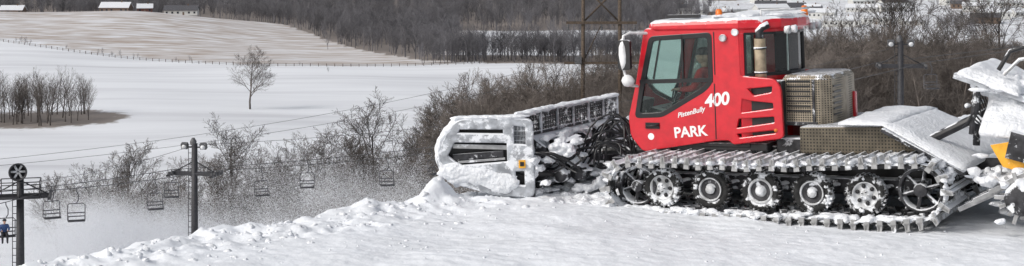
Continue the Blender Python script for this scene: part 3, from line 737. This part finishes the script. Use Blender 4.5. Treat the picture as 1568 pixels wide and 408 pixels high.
# ---------------------------------------------------------------- fence
mb=MB(); x=-420; last=None
while x<-5:
    y=float(np.interp(x,FX,FY))-3; z=h1(x,y); mb.box((x,y,z+.6),(.22,.22,1.5),WOOD)
    if last:
        for q in (.5,1.1): mb.tube([(last[0],last[1],last[2]+q),(x,y,z+q)],.05,WOOD,4)
    last=(x,y,z); x+=3.5
mb.obj('wooden_fence')
# ---------------------------------------------------------------- houses
WALLW=mk('white_siding',(.6,.6,.58),.7); WALLR=mk('red_barn_wood',(.13,.055,.045),.8); WALLB=mk('brown_siding',(.17,.12,.09),.8); ROOFD=mk('dark_shingles',(.09,.09,.1),.9,snow=(.28,.1)); ROOFS=mk('snowy_roof',(.75,.77,.8),.8); WIN=mk('window_pane',(.03,.035,.045),.2)
def house(name,x,y,w,dp,hh,rh,wall,roof,rz=0):
    e=empty(name,(x,y,h1(x,y)-.2),(0,0,rz)); hw=w/2;hd=dp/2
    mb=MB(); mb.loft([[(s_*hw,-hd,0),(s_*hw,hd,0),(s_*hw,hd,hh),(s_*hw,0,hh+rh),(s_*hw,-hd,hh)] for s_ in(-1,1)],wall); mb.obj('walls',e)
    mb=MB()
    for s_ in (-1,1):
        o=.5; k=rh/hd; A_=(s_*(hd+o),hh-k*o)
        mb.loft([[(q*(hw+.5),0,hh+rh+.05),(q*(hw+.5),A_[0],A_[1]+.05),(q*(hw+.5),A_[0],A_[1]+.3),(q*(hw+.5),0,hh+rh+.32)] for q in(-1,1)],roof)
    mb.box((hw*.4,0,hh+rh+.4),(.8,.8,1.6),WALLB); mb.obj('roof',e)
    mb=MB(); n=max(3,int(w/3))
    for i in range(n):
        xx=-hw+w*(i+.5)/n
        if i==n//2: mb.box((xx,-hd-.02,1.05),(1.1,.06,2.1),WALLB)
        else: mb.box((xx,-hd-.02,hh*.55),(1.2,.06,1.2),WIN)
    mb.obj('windows_and_door',e)
house('farmhouse',px(278,960),960,20,9,3.2,2.6,WALLW,ROOFD,.08); house('barn',px(178,975),975,18,10,3.6,3,WALLB,ROOFS,-.05); house('red_barn',px(222,965),965,9,8,3,2.3,WALLR,ROOFS,.2); house('farmhouse',px(20,980),980,14,9,3,2.5,WALLB,ROOFS)
for i in range(38):
    xx=rn.uniform(1000,1600); y=rn.uniform(1020,1260)
    house(rn.choice(['house','house','warehouse']),px(xx,y),y,rn.uniform(12,26),10,rn.uniform(3,5),2.4,rn.choice([WALLW,WALLB,WALLW]),rn.choice([ROOFS,ROOFS,ROOFD]),rn.uniform(-.4,.4))
# ---------------------------------------------------------------- H-frame power pole
e=empty('utility_pole',(px(921,160),160,0)); mb=MB(); zb=h1(px(921,160),160)-1
for s_ in(-1,1): mb.tube([(s_*1.95,0,zb),(s_*1.85,0,3.5)],[.25,.17],WOOD,10)
mb.box((0,-.2,-3.4),(7.2,.2,.28),WOOD); mb.box((0,-.2,-7.5),(7.6,.2,.25),WOOD)
mb.tube([(-1.9,.2,-3.4),(1.9,.2,.4)],.09,WOOD,6); mb.tube([(1.9,.2,-3.4),(-1.9,.2,.4)],.09,WOOD,6); mb.tube([(-1.9,.2,-7.5),(0,.2,-3.6)],.05,WOOD,6)
for x in (-3.4,-.0,3.4): mb.lathe((x,-.2,-3.6),[(.06,0),(.14,-.1),(.06,-.2),(.14,-.3),(.06,-.4),(.14,-.5),(.05,-.6)],GALV,'Z',10)
mb.box((-2.4,-.3,-7.2),(.7,.5,.7),GALV); mb.obj('frame',e)
def cable(name,A_,B_,sag,r,n=24):
    mb=MB(); A_=Vector(A_);B_=Vector(B_); pts=[]
    for i in range(n+1):
        t=i/n; p=A_.lerp(B_,t); p.z-=sag*4*t*(1-t); pts.append(p)
    mb.tube(pts,r,CABLE,5); mb.obj(name); return pts
PX=px(921,160)
cable('power_line',(PX-3.7,160,-7.3),(-46,112,-11.9),1.4,.016); cable('power_line',(PX-1.9,160,-8.2),(-46,115,-12.6),1.4,.016)
# ---------------------------------------------------------------- ski lift
def tower(name,x,y,ztop,zarm,az,lamps=True,fan=False):
    e=empty(name,(x,y,0),(0,0,az)); zb=h1(x,y)-1; mb=MB()
    mb.tube([(0,0,zb),(0,0,ztop)],[.27,.2],DARKM,14)
    for k in range(int((ztop-zb)/.4)): mb.tube([(-.42,-.1,zb+k*.4),(-.2,-.1,zb+k*.4)],.02,DARKM,4)
    mb.tube([(-.42,-.1,zb),(-.42,-.1,ztop)],.025,DARKM,5)
    mb.box((0,0,zarm),(3.3,.25,.28),DARKM)
    for s_ in(-1,1):
        mb.box((s_*1.6,0,zarm-.05),(.12,2.2,.14),DARKM)
        for k in range(4): mb.lathe((s_*1.6+.06,-.85+k*.57,zarm+.02),[(.001,-.06),(.2,-.06),(.15,0),(.2,.06),(.001,.06)],GALV,'X',14)
        mb.tube([(0,0,zarm+.9),(s_*1.5,0,zarm+.1)],.04,DARKM,5)
    if lamps:
        mb.box((0,0,ztop-.25),(1.5,.08,.1),DARKM)
        for s_ in(-1,1): mb.box((s_*.7,-.1,ztop-.15),(.45,.3,.4),GALV,(.4,0,0)); mb.lathe((s_*.7,-.27,ztop-.22),[(.001,-.03),(.15,-.03),(.18,.05)],HUB,'Y',12)
        mb.lathe((-.1,0,ztop),[(.2,-.1),(.24,.15),(.1,.4),(.001,.42)],GALV,'Z',12)
    if fan:
        mb.lathe((-.1,-.5,ztop+.45),[(.30,.9),(.42,.6),(.5,.1),(.52,-.1),(.44,-.1),(.40,.3),(.001,.35)],DARKM,'Y',24)
        for k in range(6): t=k*math.pi/3; mb.box((-.1+.22*math.cos(t),-.35,ztop+.45+.22*math.sin(t)),(.36,.03,.12),HUB,(.5,-t,0))
        for a_,b_ in (((-1.1,-.9,0),(1.1,-.9,0)),((-1.1,.9,0),(1.1,.9,0)),((-1.1,-.9,0),(-1.1,.9,0)),((1.1,-.9,0),(1.1,.9,0))):
            for q in (-.9,-.4,-.0): mb.tube([(a_[0],a_[1],ztop+q-.1),(b_[0],b_[1],ztop+q-.1)],.03,DARKM,5)
        for sx_ in(-1.1,0,1.1):
            for sy in (-.9,.9): mb.tube([(sx_,sy,ztop-1),(sx_,sy,ztop-.1)],.03,DARKM,5)
        mb.box((0,0,ztop-1.02),(2.3,1.9,.06),DARKM)
    mb.obj('structure',e); c,s_=math.cos(az),math.sin(az)
    return [Vector((x+q*1.6*c,y+q*1.6*s_,zarm+.25)) for q in(-1,1)]
t1=tower('lift_tower',px(31,90),90,-9.3,-10.3,.25,False,True)
t2=tower('lift_tower',px(298,110),110,-9.7,-11.8,-.2)
t3=tower('lift_tower',px(1379,112),112,-2.6,-4.4,-.1)
t0=[Vector((-46,72,-11.2)),Vector((-43,72,-11.2))]
ropes=[]
for a_,b_,s_ in ((t0,t1,.5),(t1,t2,.1),(t2,t3,1.3),(t3,[Vector((75,128,1.5)),Vector((75,134,1.5))],.5)):
    for k in (0,1): ropes.append(cable('haul_rope',a_[k],b_[k],s_,.024,40))
cable('comm_line',(px(31,90),90,-9.6),(px(298,110),110,-9.8),.3,.014); cable('comm_line',(px(298,110),110,-9.8),(px(1379,112),112,-3.0),1.2,.014)
CH=MB()
CH.tube([(0,0,0),(0,0,-.15),(.12,0,-.4),(.12,0,-.7),(0,0,-.9)],.03,CHAIRM,6)
CH.tube([(-.5,-.0,-1.0),(-.4,0,-.9),(.4,0,-.9),(.5,0,-1.0),(.5,0,-1.85),(.48,-.45,-1.9),(-.48,-.45,-1.9),(-.5,0,-1.85),(-.5,0,-1.0)],.028,CHAIRM,6)
CH.box((0,-.25,-1.87),(.94,.38,.05),DARKM)
for z in (-1.45,-1.66): CH.box((0,.0,z),(.98,.04,.06),CHAIRM)
for s_ in(-.47,.47): CH.tube([(s_,0,-1.6),(s_,-.4,-1.6),(s_,-.42,-1.87)],.02,CHAIRM,5)
CHM=tmesh(CH)
def chair(rope,xp,rz=0,name='chairlift_chair'):
    best=min(range(len(rope)-1),key=lambda i:abs((784+2400*(rope[i].x+rope[i+1].x)/2/((rope[i].y+rope[i+1].y)/2))-xp)); p=rope[best].lerp(rope[best+1],.5)
    c=bpy.data.objects.new(name,CHM); COL.objects.link(c); c.location=p; c.rotation_euler=(0,0,rz); return c
for r_,x_,z_ in ((3,118,.3),(2,82,.5),(3,235,.4),(2,268,.3),(4,460,.2),(5,400,.5),(5,602,.3),(4,652,1.1),(7,1412,.2)): chair(ropes[r_],x_,z_)
c=chair(ropes[1],8,.4); seated('skier',None,c.location+Vector((0,-.25,-1.75)),-1.2,JBLUE,1.0)

# ---------------------------------------------------------------- snow-gun plume: airborne snow crystals
FL=bpy.data.materials.new('snow_crystal'); FL.use_nodes=True; nt=FL.node_tree; nt.nodes.clear()
out=nd(nt,'ShaderNodeOutputMaterial'); mi=nd(nt,'ShaderNodeMixShader'); df=nd(nt,'ShaderNodeBsdfDiffuse'); tl=nd(nt,'ShaderNodeBsdfTranslucent')
df.inputs[0].default_value=(.9,.91,.93,1); tl.inputs[0].default_value=(.9,.91,.93,1); nt.links.new(df.outputs[0],mi.inputs[1]); nt.links.new(tl.outputs[0],mi.inputs[2]); nt.links.new(mi.outputs[0],out.inputs[0])
vs=[];fs=[]
for i in range(3500):
    c=Vector((rn.gauss(0,.5),rn.gauss(0,.5),rn.gauss(0,.5))); s_=rn.uniform(.006,.012)
    a=Vector((rn.gauss(0,1),rn.gauss(0,1),rn.gauss(0,1))).normalized(); b=a.orthogonal().normalized(); a=a*s_; b=b*s_; o=len(vs)
    vs+=[c+a,c-a*.5+b*.87,c-a*.5-b*.87]; fs.append((o,o+1,o+2))
mb=MB(); mb.add(vs,fs,FL); PUFF=tmesh(mb)
pf=[]
def plume(n,cx,d,cz,sx_,sy,sz,s0,s1):
    for i in range(n):
        x=px(cx,d)+rn.gauss(0,sx_); y=d+rn.gauss(0,sy); pf.append((x,y,cz+rn.gauss(0,sz),rn.uniform(s0,s1)))
plume(200,185,138,-22.3,4.5,3,1.2,1.5,3.2)
plume(120,265,136,-23.0,4.5,3,1.2,1.5,3)
plume(60,140,138,-20.8,3.0,3,.8,1.5,3)
plume(80,430,148,-23,12,5,1.6,2,4.2)
plume(34,610,135,-18.2,6,4,1.2,2,3.5)
instancer('snow_mist',pf,PUFF,5)

# ---------------------------------------------------------------- light, sky, camera
w=bpy.data.worlds.new('World'); scene.world=w; w.use_nodes=True; nt=w.node_tree; bg=nt.nodes['Background']
SAZ=240;SEL=38
sky=nd(nt,'ShaderNodeTexSky',sky_type='NISHITA'); sky.sun_disc=False; sky.sun_elevation=R(SEL); sky.sun_rotation=R(SAZ); sky.air_density=1; sky.dust_density=4
hs=nd(nt,'ShaderNodeHueSaturation'); hs.inputs['Saturation'].default_value=.4; nt.links.new(sky.outputs[0],hs.inputs['Color']); nt.links.new(hs.outputs[0],bg.inputs[0]); bg.inputs[1].default_value=.135
L=bpy.data.lights.new('sun','SUN'); L.energy=1.2; L.angle=R(18); L.color=(1,.97,.93); lo=bpy.data.objects.new('sun',L); COL.objects.link(lo)
az=R(SAZ); el=R(SEL); dv=Vector((math.sin(az)*math.cos(el),math.cos(az)*math.cos(el),math.sin(el)))
lo.rotation_euler=dv.to_track_quat('Z','Y').to_euler()
cam=bpy.data.cameras.new('camera'); co=bpy.data.objects.new('camera',cam); COL.objects.link(co); co.location=(0,0,CAMZ); co.rotation_euler=(R(90),0,0)
cam.sensor_width=36; cam.lens=36*2400/1568; cam.shift_y=-(204+70)/1568; cam.clip_end=20000; cam.clip_start=.1
scene.camera=co
scene.view_settings.view_transform='Standard'; scene.view_settings.look='None'; scene.view_settings.exposure=0
